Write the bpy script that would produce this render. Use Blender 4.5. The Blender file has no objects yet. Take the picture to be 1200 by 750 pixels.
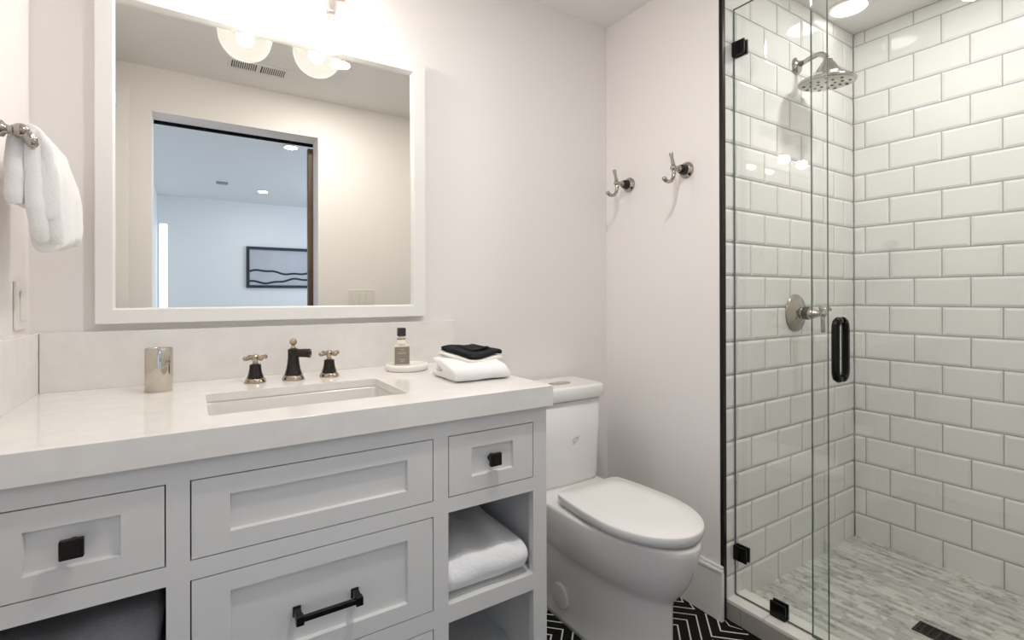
import bpy, bmesh, math, random
from mathutils import Vector, Matrix, noise
random.seed(7)
SC = bpy.context.scene
COL = SC.collection
PI = math.pi

# ------------------------------------------------------------------ camera
F_PX, YAW, PITCH, ROLL = 579.37, 0.57177, 0.00143, -0.00238
cam_d = bpy.data.cameras.new('camera')
cam = bpy.data.objects.new('camera', cam_d)
COL.objects.link(cam)
s, c = math.sin(YAW), math.cos(YAW)
Fw = Vector((s, c, 0)) * math.cos(PITCH) + Vector((0, 0, 1)) * math.sin(PITCH)
Rt = Vector((c, -s, 0))
Up = Rt.cross(Fw)
R2 = Rt * math.cos(ROLL) + Up * math.sin(ROLL)
U2 = Up * math.cos(ROLL) - Rt * math.sin(ROLL)
M = Matrix((R2, U2, -Fw)).transposed().to_4x4()
M.translation = Vector((0.32705, -1.60357, 1.11788))
cam.matrix_world = M
cam_d.sensor_fit = 'HORIZONTAL'
cam_d.sensor_width = 36
cam_d.lens = F_PX * 36 / 1200
cam_d.shift_y = -(375 - 345.94) / 1200
cam_d.clip_start = 0.01
SC.camera = cam

# ------------------------------------------------------------------ view, world, big lights
SC.view_settings.view_transform = 'Standard'
SC.view_settings.look = 'None'
SC.view_settings.gamma = 1
SC.view_settings.use_curve_mapping = False
SC.view_settings.exposure = 0.50
SC.cycles.max_bounces = 16
SC.cycles.diffuse_bounces = 8
SC.cycles.glossy_bounces = 6
SC.cycles.transparent_max_bounces = 24
SC.cycles.sample_clamp_indirect = 6
SC.cycles.use_denoising = True

W = bpy.data.worlds.new('daylight')
SC.world = W
W.use_nodes = True
W.node_tree.nodes['Background'].inputs[0].default_value = (0.62, 0.78, 1.0, 1)
W.node_tree.nodes['Background'].inputs[1].default_value = 1.0

P_CAN, P_CAN_SHOWER, P_CAN_SMALL, P_BULB, P_WINDOW, P_CAN_BED = 7.2, 4.0, 0.1, 9.5, 46.0, 3.2
COL_WARM = (1.0, 0.95, 0.895)
COL_NEUT = (1.0, 0.975, 0.945)
COL_DAY = (0.66, 0.80, 1.0)


def area_light(name, loc, rot, size, power, col, size_y=None, shape='DISK', spread=PI):
    d = bpy.data.lights.new(name, 'AREA')
    d.shape = shape
    d.size = size
    if size_y:
        d.size_y = size_y
    d.energy = power
    d.color = col
    d.spread = spread
    o = bpy.data.objects.new(name, d)
    o.location = loc
    o.rotation_euler = rot
    COL.objects.link(o)
    return o


# area light put in as bedroom daylight, at an unseen side window (opening in wall_bedroom_side)
area_light('unseen_window_daylight', (3.18, -3.7, 1.35), (0, math.radians(90), 0), 2.1, P_WINDOW, COL_DAY, 2.6, 'RECTANGLE')

# ------------------------------------------------------------------ measures
H, E, S = 1.8558, -0.5656, 2.8229      # hook wall x, shower-head wall y, shower back wall x
ZC, ZCB = 2.29, 2.35                   # ceilings
YO, YO2 = -1.534, -1.682               # opposite wall faces
CT = 0.89                              # counter height


# ------------------------------------------------------------------ materials
def lin(v):
    v /= 255.0
    return v / 12.92 if v <= 0.04045 else ((v + 0.055) / 1.055) ** 2.4


def rgb(r, g, b):
    return (lin(r), lin(g), lin(b), 1)


def mat(name, col, rough=0.5, metal=0.0, spec=0.5, coat=0.0, noise_amt=0.0, noise_scale=6, bump=0.0, bump_scale=200, col2=None):
    m = bpy.data.materials.new(name)
    m.use_nodes = True
    nt = m.node_tree
    b = nt.nodes['Principled BSDF']
    b.inputs['Base Color'].default_value = col
    b.inputs['Roughness'].default_value = rough
    b.inputs['Metallic'].default_value = metal
    b.inputs['Specular IOR Level'].default_value = spec
    b.inputs['Coat Weight'].default_value = coat
    b.inputs['Coat Roughness'].default_value = 0.05
    tc = nt.nodes.new('ShaderNodeTexCoord')
    if noise_amt > 0 or col2:
        n = nt.nodes.new('ShaderNodeTexNoise')
        n.inputs['Scale'].default_value = noise_scale
        n.inputs['Detail'].default_value = 6
        nt.links.new(tc.outputs['Object'], n.inputs['Vector'])
        r = nt.nodes.new('ShaderNodeValToRGB')
        r.color_ramp.elements[0].position = 0.35
        r.color_ramp.elements[1].position = 0.7
        k = 1 - noise_amt
        r.color_ramp.elements[0].color = col2 or (col[0] * k, col[1] * k, col[2] * k, 1)
        r.color_ramp.elements[1].color = col
        nt.links.new(n.outputs['Fac'], r.inputs['Fac'])
        nt.links.new(r.outputs['Color'], b.inputs['Base Color'])
    if bump > 0:
        n2 = nt.nodes.new('ShaderNodeTexNoise')
        n2.inputs['Scale'].default_value = bump_scale
        n2.inputs['Detail'].default_value = 3
        nt.links.new(tc.outputs['Object'], n2.inputs['Vector'])
        bp = nt.nodes.new('ShaderNodeBump')
        bp.inputs['Strength'].default_value = bump
        bp.inputs['Distance'].default_value = 0.002
        nt.links.new(n2.outputs['Fac'], bp.inputs['Height'])
        nt.links.new(bp.outputs['Normal'], b.inputs['Normal'])
    return m


def emis(name, col, strength):
    m = bpy.data.materials.new(name)
    m.use_nodes = True
    nt = m.node_tree
    nt.nodes.clear()
    e = nt.nodes.new('ShaderNodeEmission')
    e.inputs[0].default_value = (*col, 1)
    e.inputs[1].default_value = strength
    o = nt.nodes.new('ShaderNodeOutputMaterial')
    nt.links.new(e.outputs[0], o.inputs[0])
    return m


def thin_glass(name, tint, ior=1.5, refl=1.0, rough=0.0, haze=0.0):
    """clear pane: transparent body with a fresnel mirror coat"""
    m = bpy.data.materials.new(name)
    m.use_nodes = True
    nt = m.node_tree
    nt.nodes.clear()
    t = nt.nodes.new('ShaderNodeBsdfTransparent')
    t.inputs[0].default_value = (*tint, 1)
    g = nt.nodes.new('ShaderNodeBsdfGlossy')
    g.inputs['Roughness'].default_value = rough
    g.inputs['Color'].default_value = (refl, refl, refl, 1)
    f = nt.nodes.new('ShaderNodeFresnel')
    f.inputs['IOR'].default_value = ior
    geo = nt.nodes.new('ShaderNodeNewGeometry')
    # keep the outside index on both sides so that the pane never shows total reflection
    mm = nt.nodes.new('ShaderNodeMath')
    mm.operation = 'MULTIPLY_ADD'
    mm.inputs[1].default_value = (1 / ior) - ior
    mm.inputs[2].default_value = ior
    nt.links.new(geo.outputs['Backfacing'], mm.inputs[0])
    nt.links.new(mm.outputs[0], f.inputs['IOR'])
    mx = nt.nodes.new('ShaderNodeMixShader')
    nt.links.new(f.outputs[0], mx.inputs[0])
    nt.links.new(t.outputs[0], mx.inputs[1])
    nt.links.new(g.outputs[0], mx.inputs[2])
    o = nt.nodes.new('ShaderNodeOutputMaterial')
    nt.links.new(mx.outputs[0], o.inputs[0])
    if haze > 0:
        tl_ = nt.nodes.new('ShaderNodeBsdfTranslucent')
        tl_.inputs[0].default_value = (0.95, 0.95, 0.95, 1)
        m2 = nt.nodes.new('ShaderNodeMixShader')
        m2.inputs[0].default_value = haze
        nt.links.new(mx.outputs[0], m2.inputs[1])
        nt.links.new(tl_.outputs[0], m2.inputs[2])
        nt.links.new(m2.outputs[0], o.inputs[0])
    return m


MT = {}
MT['wall'] = mat('wall_paint', (0.80, 0.770, 0.754, 1), 0.55, bump=0.03, bump_scale=350)
MT['ceil'] = mat('ceiling_paint', (0.79, 0.775, 0.755, 1), 0.7)
MT['trim'] = mat('trim_paint', (0.80, 0.785, 0.765, 1), 0.35)
MT['cab'] = mat('cabinet_paint', (0.69, 0.685, 0.675, 1), 0.42)
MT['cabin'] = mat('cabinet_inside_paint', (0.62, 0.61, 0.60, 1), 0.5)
MT['quartz'] = mat('quartz', (0.80, 0.775, 0.745, 1), 0.10, noise_amt=0.055, noise_scale=24)
MT['porc'] = mat('porcelain', (0.80, 0.79, 0.775, 1), 0.12)
MT['sinkware'] = mat('sink_ceramic', (0.70, 0.675, 0.64, 1), 0.16)
MT['knob'] = mat('knob_bronze', (0.010, 0.008, 0.007, 1), 0.22, 0.0, spec=0.22)
MT['seat'] = mat('seat_plastic', (0.80, 0.79, 0.78, 1), 0.18)
MT['tile'] = mat('ceramic_tile', (0.775, 0.77, 0.745, 1), 0.07)
MT['grout'] = mat('grout', (0.42, 0.42, 0.395, 1), 0.85, noise_amt=0.1, noise_scale=30)
MT['nickel'] = mat('polished_nickel', (0.42, 0.39, 0.345, 1), 0.13, 1.0)
MT['nickel_b'] = mat('brushed_nickel', (0.58, 0.54, 0.48, 1), 0.07, 1.0)
MT['brass'] = mat('antique_brass', (0.44, 0.365, 0.28, 1), 0.18, 1.0)
MT['bronze'] = mat('dark_bronze', (0.016, 0.012, 0.010, 1), 0.13, 0.25, spec=0.5)
MT['black'] = mat('matte_black_metal', (0.004, 0.0035, 0.0035, 1), 0.22, 0.0, spec=0.25)
MT['darktrim'] = mat('dark_edge_trim', (0.014, 0.011, 0.010, 1), 0.35, 0.5)
MT['towel'] = mat('white_terry', (0.86, 0.855, 0.85, 1), 0.95, spec=0.1, bump=0.9, bump_scale=420)
MT['blackcloth'] = mat('black_cloth', (0.012, 0.012, 0.013, 1), 0.85, spec=0.2, bump=0.7, bump_scale=260)
MT['cream'] = mat('cream_cloth', (0.80, 0.77, 0.71, 1), 0.9, spec=0.1, bump=0.5, bump_scale=300, noise_amt=0.15, noise_scale=40)
MT['fuzzy'] = mat('plush_towel', (0.86, 0.86, 0.865, 1), 0.95, spec=0.05, bump=1.0, bump_scale=120)
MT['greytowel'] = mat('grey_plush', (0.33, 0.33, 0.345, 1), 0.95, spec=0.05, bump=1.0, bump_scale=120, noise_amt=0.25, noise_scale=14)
MT['stone'] = mat('tray_stone', (0.83, 0.80, 0.75, 1), 0.3)
MT['curbface'] = mat('curb_tile_shaded', (0.43, 0.40, 0.36, 1), 0.3, noise_amt=0.15, noise_scale=12)  # grey-beige tile, mixed darker to carry the shade on the curb's outer face
MT['label'] = mat('label_paper', (0.24, 0.21, 0.165, 1), 0.6)
MT['labelink'] = mat('label_ink', (0.48, 0.44, 0.37, 1), 0.6)
MT['bottle'] = mat('bottle_plastic', (0.78, 0.72, 0.62, 1), 0.15)
MT['cap'] = mat('bottle_cap', (0.028, 0.022, 0.018, 1), 0.4)
MT['wood'] = mat('door_wood', (0.115, 0.068, 0.038, 1), 0.45, noise_amt=0.35, noise_scale=5)
MT['plate'] = mat('switch_plate', (0.72, 0.69, 0.645, 1), 0.3)
MT['vent'] = mat('vent_metal', (0.76, 0.74, 0.72, 1), 0.4)
MT['ventgap'] = mat('vent_gap', (0.03, 0.03, 0.03, 1), 0.8)
MT['blackfloor'] = mat('black_floor_tile', (0.004, 0.004, 0.004, 1), 0.6, spec=0.2)
MT['floorline'] = mat('floor_line', (0.78, 0.75, 0.70, 1), 0.6)
MT['bedwall'] = mat('bedroom_paint', (0.76, 0.77, 0.78, 1), 0.6)
MT['bedfloor'] = mat('oak_boards', (0.34, 0.27, 0.20, 1), 0.5, noise_amt=0.3, noise_scale=4)
MT['artpaper'] = mat('art_paper', (0.50, 0.52, 0.56, 1), 0.7, noise_amt=0.12, noise_scale=3)
MT['artline'] = mat('art_line', (0.02, 0.025, 0.04, 1), 0.6)
MT['emblem'] = mat('emblem_grey', (0.56, 0.55, 0.54, 1), 0.25)
MT['lens'] = emis('lamp_lens', (1.0, 0.97, 0.93), 2.6)
MT['bulb'] = emis('lamp_bulb', (1.0, 0.94, 0.85), 18.0)
MT['daypane'] = emis('daylight_pane', (0.78, 0.88, 1.0), 3.0)
MT['glass'] = thin_glass('shower_glass_pane', (0.972, 0.984, 0.977))
MT['globe'] = thin_glass('globe_glass', (0.98, 0.98, 0.98), 1.4, haze=0.042)
MT['glassedge'] = mat('shower_glass_edge', (0.055, 0.085, 0.075, 1), 0.1)
MT['mirror'] = mat('mirror_silver', (0.865, 0.855, 0.80, 1), 0.0, 1.0)
MT['drain'] = mat('drain_metal', (0.07, 0.06, 0.05, 1), 0.35, 0.9)
MT['headface'] = mat('shower_face', (0.70, 0.66, 0.60, 1), 0.3, 0.6)


def mosaic_mat():
    m = bpy.data.materials.new('marble_mosaic')
    m.use_nodes = True
    nt = m.node_tree
    b = nt.nodes['Principled BSDF']
    tc = nt.nodes.new('ShaderNodeTexCoord')
    mp = nt.nodes.new('ShaderNodeMapping')
    mp.inputs['Rotation'].default_value = (0, 0, PI / 2)
    br = nt.nodes.new('ShaderNodeTexBrick')
    br.inputs['Color1'].default_value = (0.70, 0.70, 0.655, 1)
    br.inputs['Color2'].default_value = (0.36, 0.37, 0.355, 1)
    br.inputs['Mortar'].default_value = (0.60, 0.60, 0.56, 1)
    br.inputs['Scale'].default_value = 1.0
    br.inputs['Brick Width'].default_value = 0.085
    br.inputs['Row Height'].default_value = 0.0205
    br.inputs['Mortar Size'].default_value = 0.0011
    br.inputs['Bias'].default_value = -0.2
    nz = nt.nodes.new('ShaderNodeTexNoise')
    nz.inputs['Scale'].default_value = 34
    nz.inputs['Detail'].default_value = 8
    nz.inputs['Roughness'].default_value = 0.7
    mp2 = nt.nodes.new('ShaderNodeMapping')
    mp2.inputs['Scale'].default_value = (1.15, 0.75, 1)
    rp = nt.nodes.new('ShaderNodeValToRGB')
    rp.color_ramp.elements[0].position = 0.33
    rp.color_ramp.elements[0].color = (0.30, 0.31, 0.29, 1)
    rp.color_ramp.elements[1].position = 0.50
    rp.color_ramp.elements[1].color = (1, 1, 1, 1)
    mx = nt.nodes.new('ShaderNodeMixRGB')
    mx.blend_type = 'MULTIPLY'
    mx.inputs[0].default_value = 0.75
    L = nt.links.new
    L(tc.outputs['Object'], mp.inputs['Vector'])
    L(mp.outputs[0], br.inputs['Vector'])
    L(tc.outputs['Object'], mp2.inputs['Vector'])
    L(mp2.outputs[0], nz.inputs['Vector'])
    L(nz.outputs['Fac'], rp.inputs['Fac'])
    L(br.outputs['Color'], mx.inputs[1])
    L(rp.outputs['Color'], mx.inputs[2])
    L(mx.outputs[0], b.inputs['Base Color'])
    b.inputs['Roughness'].default_value = 0.4
    return m


MT['mosaic'] = mosaic_mat()


# ------------------------------------------------------------------ mesh helpers
class MB:
    def __init__(self):
        self.bm = bmesh.new()

    def box(self, x0, x1, y0, y1, z0, z1, bev=0.0, seg=2, mi=0, rot=None, piv=None):
        b = bmesh.new()
        bmesh.ops.create_cube(b, size=1)
        for v in b.verts:
            v.co = Vector(((x0 + x1) / 2 + v.co.x * (x1 - x0), (y0 + y1) / 2 + v.co.y * (y1 - y0), (z0 + z1) / 2 + v.co.z * (z1 - z0)))
        if bev > 0:
            bmesh.ops.bevel(b, geom=b.edges[:], offset=bev, segments=seg, profile=0.5, affect='EDGES')
        self.merge(b, mi, rot, piv)
        return self

    def merge(self, b, mi=0, rot=None, piv=None):
        if rot is not None:
            p = Vector(piv)
            for v in b.verts:
                v.co = rot @ (v.co - p) + p
        vs = [self.bm.verts.new(v.co) for v in b.verts]
        b.verts.index_update()
        for f in b.faces:
            try:
                nf = self.bm.faces.new([vs[v.index] for v in f.verts])
                nf.material_index = mi if mi is not None else f.material_index
                nf.smooth = f.smooth
            except ValueError:
                pass
        b.free()

    def lathe(self, prof, origin, axis=(0, 0, 1), n=40, mi=0, cap=True, smooth=True):
        """prof: list of (radius, height along axis)"""
        ax = Vector(axis).normalized()
        u = ax.orthogonal().normalized()
        w = ax.cross(u)
        o = Vector(origin)
        rings = []
        for r, h in prof:
            ring = []
            for k in range(n):
                a = 2 * PI * k / n
                ring.append(self.bm.verts.new(o + ax * h + (u * math.cos(a) + w * math.sin(a)) * max(r, 1e-5)))
            rings.append(ring)
        for i in range(len(rings) - 1):
            for k in range(n):
                f = self.bm.faces.new((rings[i][k], rings[i][(k + 1) % n], rings[i + 1][(k + 1) % n], rings[i + 1][k]))
                f.smooth = smooth
                f.material_index = mi
        if cap:
            f = self.bm.faces.new(rings[0][::-1]); f.material_index = mi
            f = self.bm.faces.new(rings[-1]); f.material_index = mi
        return self

    def tube(self, pts, rad, n=14, mi=0):
        """swept round tube; rad is a number or one radius per point"""
        P = [Vector(p) for p in pts]
        rs = rad if isinstance(rad, (list, tuple)) else [rad] * len(P)
        t0 = (P[1] - P[0]).normalized()
        u = t0.orthogonal().normalized()
        rings = []
        for i, p in enumerate(P):
            if i == 0:
                t = t0
            elif i == len(P) - 1:
                t = (P[i] - P[i - 1]).normalized()
            else:
                t = ((P[i + 1] - P[i]).normalized() + (P[i] - P[i - 1]).normalized()).normalized()
            u = (u - t * u.dot(t)).normalized()
            w = t.cross(u)
            rings.append([self.bm.verts.new(p + (u * math.cos(2 * PI * k / n) + w * math.sin(2 * PI * k / n)) * rs[i]) for k in range(n)])
        for i in range(len(rings) - 1):
            for k in range(n):
                f = self.bm.faces.new((rings[i][k], rings[i][(k + 1) % n], rings[i + 1][(k + 1) % n], rings[i + 1][k]))
                f.smooth = True
                f.material_index = mi
        for rg in (rings[0][::-1], rings[-1]):
            f = self.bm.faces.new(rg)
            f.material_index = mi
        return self

    def loft(self, rings, mi=0, cap0=True, cap1=True, smooth=True):
        R = [[self.bm.verts.new(Vector(p)) for p in r] for r in rings]
        n = len(R[0])
        for i in range(len(R) - 1):
            for k in range(n):
                f = self.bm.faces.new((R[i][k], R[i][(k + 1) % n], R[i + 1][(k + 1) % n], R[i + 1][k]))
                f.smooth = smooth
                f.material_index = mi
        if cap0:
            f = self.bm.faces.new(R[0][::-1]); f.material_index = mi
        if cap1:
            f = self.bm.faces.new(R[-1]); f.material_index = mi
        return self

    def sphere(self, ctr, r, mi=0, sc=(1, 1, 1), seg=24):
        b = bmesh.new()
        bmesh.ops.create_uvsphere(b, u_segments=seg, v_segments=seg // 2, radius=r)
        for v in b.verts:
            v.co = Vector((v.co.x * sc[0], v.co.y * sc[1], v.co.z * sc[2])) + Vector(ctr)
        for f in b.faces:
            f.smooth = True
        self.merge(b, mi)
        return self

    def build(self, name, mats, parent=None, sub=False, smooth_all=False):
        bmesh.ops.recalc_face_normals(self.bm, faces=self.bm.faces[:])
        me = bpy.data.meshes.new(name)
        self.bm.to_mesh(me)
        self.bm.free()
        for m in (mats if isinstance(mats, (list, tuple)) else [mats]):
            me.materials.append(m)
        if smooth_all:
            for p in me.polygons:
                p.use_smooth = True
        o = bpy.data.objects.new(name, me)
        COL.objects.link(o)
        if parent is not None:
            o.parent = parent
            if parent.type == 'EMPTY':
                o.matrix_parent_inverse = Matrix.Translation(-parent.location)
        return o


def bx(*a, **k):
    return MB().box(*a, **k)


def thing(name, label, cat, loc, group=None):
    o = bpy.data.objects.new(name, None)
    o.empty_display_size = 0.05
    o.location = loc
    COL.objects.link(o)
    o['label'] = label
    o['category'] = cat
    if group:
        o['group'] = group
    return o


def tag(o, label, cat, group=None):
    me = o.data
    xs = [v.co for v in me.vertices]
    cx = (min(p.x for p in xs) + max(p.x for p in xs)) / 2
    cy = (min(p.y for p in xs) + max(p.y for p in xs)) / 2
    cz = min(p.z for p in xs)
    off = Vector((cx, cy, cz))
    for v in me.vertices:
        v.co -= off
    o.location = off
    o['label'] = label
    o['category'] = cat
    if group:
        o['group'] = group
    return o


def struct(o):
    o['kind'] = 'structure'
    return o


def copy_tree(o, dx, label, parent=None):
    """copy a thing with its parts and sub-parts, moved by dx"""
    cpy = o.copy()
    COL.objects.link(cpy)
    if parent is None:
        cpy.location = o.location + Vector(dx)
        cpy['label'] = label
    else:
        cpy.parent = parent
        cpy.matrix_parent_inverse = o.matrix_parent_inverse.copy()
    for ch in list(o.children):
        copy_tree(ch, dx, None, cpy)
    return cpy


def sub(o, lv=1):
    m = o.modifiers.new('smooth', 'SUBSURF')
    m.levels = lv
    m.render_levels = lv
    return o


# ================================================================== ROOM SHELL
X_R = S + 0.13
struct(bx(-0.12, H, 0, 0.12, 0, ZC).build('wall_mirror', MT['wall']))
struct(bx(-0.12, 0, YO, 0, 0, ZC).build('wall_left', MT['wall']))
struct(bx(H, X_R, E + 0.012, 0.12, 0, ZC).build('wall_hooks', MT['wall']))
struct(bx(S + 0.012, X_R, YO2, E + 0.012, 0, ZC).build('wall_right', MT['wall']))
# wall with the doorway behind the camera
DX0, DX1, DZ = 0.147, 0.953, 2.066
w = MB()
w.box(-0.15, DX0, YO2, YO, 0, ZC)
w.box(DX1, 3.3, YO2, YO, 0, ZC)
w.box(DX0, DX1, YO2, YO, DZ, ZC)
struct(w.build('wall_doorway', MT['wall']))
struct(bx(-0.15, 3.3, YO2, 0.12, ZC, ZC + 0.1).build('ceiling', MT['ceil']))


# floor: black tile with an inlaid maze of thin pale right-angle lines
def floor_mesh():
    m = MB()
    m.box(-0.12, 1.884, YO2, 0.12, -0.08, 0, mi=0)
    h = 0.097
    ex, ey = Vector((1, 1)).normalized(), Vector((1, -1)).normalized()
    fixed = {(0, 0): 'R', (0, 1): 'L', (1, 0): 'D'}
    rnd = random.Random(3)
    lw = 0.0024
    for i in range(-16, 8):
        for j in range(-16, 18):
            cx, cy = 1.729 + (i + j) * h, -0.495 + (i - j) * h
            if not (1.0 < cx < 1.80 + h and -0.95 < cy < -0.06):
                continue
            o = fixed.get((i, j)) or rnd.choice('RLUD')
            ax = {'R': Vector((1, 0)), 'L': Vector((-1, 0)), 'U': Vector((0, 1)), 'D': Vector((0, -1))}[o]
            pr = Vector((-ax.y, ax.x))
            vtx = Vector((cx, cy)) + ax * h
            for k in range(4):
                apex = vtx - ax * (0.0243 + 0.0485 * k)
                ln = (2 * h - (0.0243 + 0.0485 * k)) / math.sqrt(2)
                ln = min(ln, h * math.sqrt(2))
                # arms run back from the apex, parallel to the cell's two edges, until they meet the cell border
                rem = h * math.sqrt(2) - (0.0243 + 0.0485 * k) / math.sqrt(2)
                for sg in (1, -1):
                    d = (-ax + pr * sg).normalized()
                    n = Vector((-d.y, d.x))
                    a, b = apex - d * lw, apex + d * rem
                    q = [a + n * lw, b + n * lw, b - n * lw, a - n * lw]
                    if max(p.x for p in q) > 1.842 or max(p.y for p in q) > -0.002:
                        # trim to the wall
                        q = [Vector((min(p.x, 1.868), min(p.y, -0.004))) for p in q]
                    vs = [m.bm.verts.new((p.x, p.y, 0.0004 + 0.00002 * k + (0.00001 if sg > 0 else 0))) for p in q]
                    f = m.bm.faces.new(vs)
                    f.material_index = 1
    return m


struct(floor_mesh().build('floor', [MT['blackfloor'], MT['floorline']]))

# baseboards
bb = MB()
bb.box(H - 0.014, H, E - 0.003, -0.0, 0.0, 0.165)
bb.box(H - 0.018, H, E - 0.003, -0.0, 0.165, 0.176, bev=0.002)
bb.box(H - 0.011, H, E - 0.003, -0.0, 0.176, 0.187, bev=0.003)
struct(bb.build('baseboard_right', MT['trim']))
bb = MB()
bb.box(1.09, H - 0.014, -0.014, 0, 0, 0.165)
bb.box(1.09, H - 0.014, -0.011, 0, 0.165, 0.187, bev=0.003)
struct(bb.build('baseboard_mirror', MT['trim']))
# dark metal edge where the painted wall meets the tile
struct(bx(1.8572, 1.8725, E - 0.0015, E + 0.0115, 0.0, ZC).build('trim_1', MT['darktrim']))
# narrow casing of a closet in the left corner behind the camera, seen in the mirror
tr = MB()
tr.box(0.0, 0.056, YO, YO + 0.034, 0, 2.16)
tr.box(0.0, 0.012, -1.36, YO + 0.034, 2.05, 2.108)
struct(tr.build('trim_2', MT['trim']))


# ---------------------------------------------------------------- shower tile walls
TILE, Z0, TL = 0.11619, 0.14166, 0.1766


def tile_wall(name, u0, u1, z0, z1, jointA, jointB, put):
    """bevelled subway tiles as real geometry; put(u, z, depth) -> world point"""
    m = MB()

    def quad(p, mi, sm=False):
        f = m.bm.faces.new([m.bm.verts.new(q) for q in p])
        f.material_index = mi

    g = 0.0021
    # grout bed
    d0 = -0.0048
    A = [put(u0, z0, d0), put(u1, z0, d0), put(u1, z1, d0), put(u0, z1, d0)]
    B = [put(u0, z0, -0.012), put(u1, z0, -0.012), put(u1, z1, -0.012), put(u0, z1, -0.012)]
    va = [m.bm.verts.new(p) for p in A]
    vb = [m.bm.verts.new(p) for p in B]
    for f in (va, vb[::-1]):
        m.bm.faces.new(f).material_index = 1
    for k in range(4):
        m.bm.faces.new((va[k], va[(k + 1) % 4], vb[(k + 1) % 4], vb[k])).material_index = 1
    k0 = int(math.floor((z0 - Z0) / TILE)) - 1
    k1 = int(math.ceil((z1 - Z0) / TILE)) + 1
    for k in range(k0, k1):
        za, zb = Z0 + k * TILE, Z0 + (k + 1) * TILE
        ta, tb = max(za, z0), min(zb, z1)
        if tb - ta < 0.008:
            continue
        j = jointB if k % 2 == 0 else jointA
        n0 = int(math.floor((u0 - j) / TL)) - 1
        for n in range(n0, n0 + 14):
            ua, ub = j + n * TL, j + (n + 1) * TL
            sa, sb = max(ua, u0), min(ub, u1)
            if sb - sa < 0.008:
                continue
            o = [(sa + g, ta + g), (sb - g, ta + g), (sb - g, tb - g), (sa + g, tb - g)]
            bl = [0.009 if sa == ua else 0.002, 0.009 if ta == za else 0.002, 0.009 if sb == ub else 0.002, 0.009 if tb == zb else 0.002]
            i = [(o[0][0] + bl[0], o[0][1] + bl[1]), (o[1][0] - bl[2], o[1][1] + bl[1]), (o[2][0] - bl[2], o[2][1] - bl[3]), (o[3][0] + bl[0], o[3][1] - bl[3])]
            b0 = [m.bm.verts.new(put(u, z, d0)) for u, z in o]
            e0 = [m.bm.verts.new(put(u, z, -0.0032)) for u, z in o]
            e1 = [m.bm.verts.new(put(u, z, 0.0)) for u, z in i]
            m.bm.faces.new(e1)
            for q in range(4):
                m.bm.faces.new((e0[q], e0[(q + 1) % 4], e1[(q + 1) % 4], e1[q]))
                m.bm.faces.new((b0[q], b0[(q + 1) % 4], e0[(q + 1) % 4], e0[q]))
    me = m.build(name, [MT['tile'], MT['grout']])
    return struct(me)


# rows: k even (z0..z0+tile is k = 0) uses jointB
tile_wall('wall_shower_end', 1.8725, S, 0.0, ZC, 2.03, 2.12, lambda u, z, d: (u, E - d, z))
tile_wall('wall_shower_back', -1.534, E, 0.0, ZC, -0.70, -0.61, lambda u, z, d: (S - d, u, z))

# shower floor and curb
struct(bx(1.98, S - 0.0, YO, E, -0.05, 0.039).build('floor_shower', MT['mosaic']))
cb = MB()
cb.box(1.884, 1.98, YO, E, -0.05, 0.0705 - 0.012)
for a, b_ in ((E, -0.694), (-0.6955, -0.93), (-0.9315, -1.2), (-1.2015, YO)):
    cb.box(1.8755, 1.982, b_, a, 0.0585, 0.0705, bev=0.0012)
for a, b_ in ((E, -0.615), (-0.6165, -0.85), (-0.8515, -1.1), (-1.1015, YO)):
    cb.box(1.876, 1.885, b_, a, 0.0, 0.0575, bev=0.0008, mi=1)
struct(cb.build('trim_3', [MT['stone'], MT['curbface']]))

# ---------------------------------------------------------------- bedroom seen through the doorway in the mirror
BX0, BX1, BY = -0.045, 3.2, -5.75
struct(bx(BX0 - 0.1, BX1 + 0.1, BY - 0.1, YO2, -0.08, 0).build('floor_bedroom', MT['bedfloor']))
struct(bx(BX0 - 0.1, BX1 + 0.1, BY - 0.1, YO2, ZCB, ZCB + 0.1).build('ceiling_bedroom', MT['bedwall']))
w = MB()
w.box(BX0, -0.03, BY - 0.1, BY, 0, ZCB)
w.box(-0.03, 0.062, BY - 0.1, BY, 2.005, ZCB)
w.box(0.062, BX1, BY - 0.1, BY, 0, ZCB)
struct(w.build('wall_bedroom_far', MT['bedwall']))
struct(bx(BX0 - 0.1, BX0, BY - 0.1, YO2, 0, ZCB).build('wall_bedroom_left', MT['bedwall']))
w = MB()
w.box(BX1, BX1 + 0.1, BY, -4.8, 0, ZCB)
w.box(BX1, BX1 + 0.1, -2.6, YO2, 0, ZCB)
w.box(BX1, BX1 + 0.1, -4.8, -2.6, 0, 0.3)
w.box(BX1, BX1 + 0.1, -4.8, -2.6, 2.15, ZCB)
struct(w.build('wall_bedroom_side', MT['bedwall']))
w1 = struct(bx(-0.028, 0.06, BY - 0.05, BY - 0.03, 0.02, 2.003).build('window_1', MT['daypane']))
fr = MB()
fr.box(-0.03, -0.022, BY - 0.06, BY + 0.004, 0, 2.005)
fr.box(0.056, 0.062, BY - 0.06, BY + 0.004, 0, 2.005)
fr.build('window_frame', MT['trim'], w1)

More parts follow.
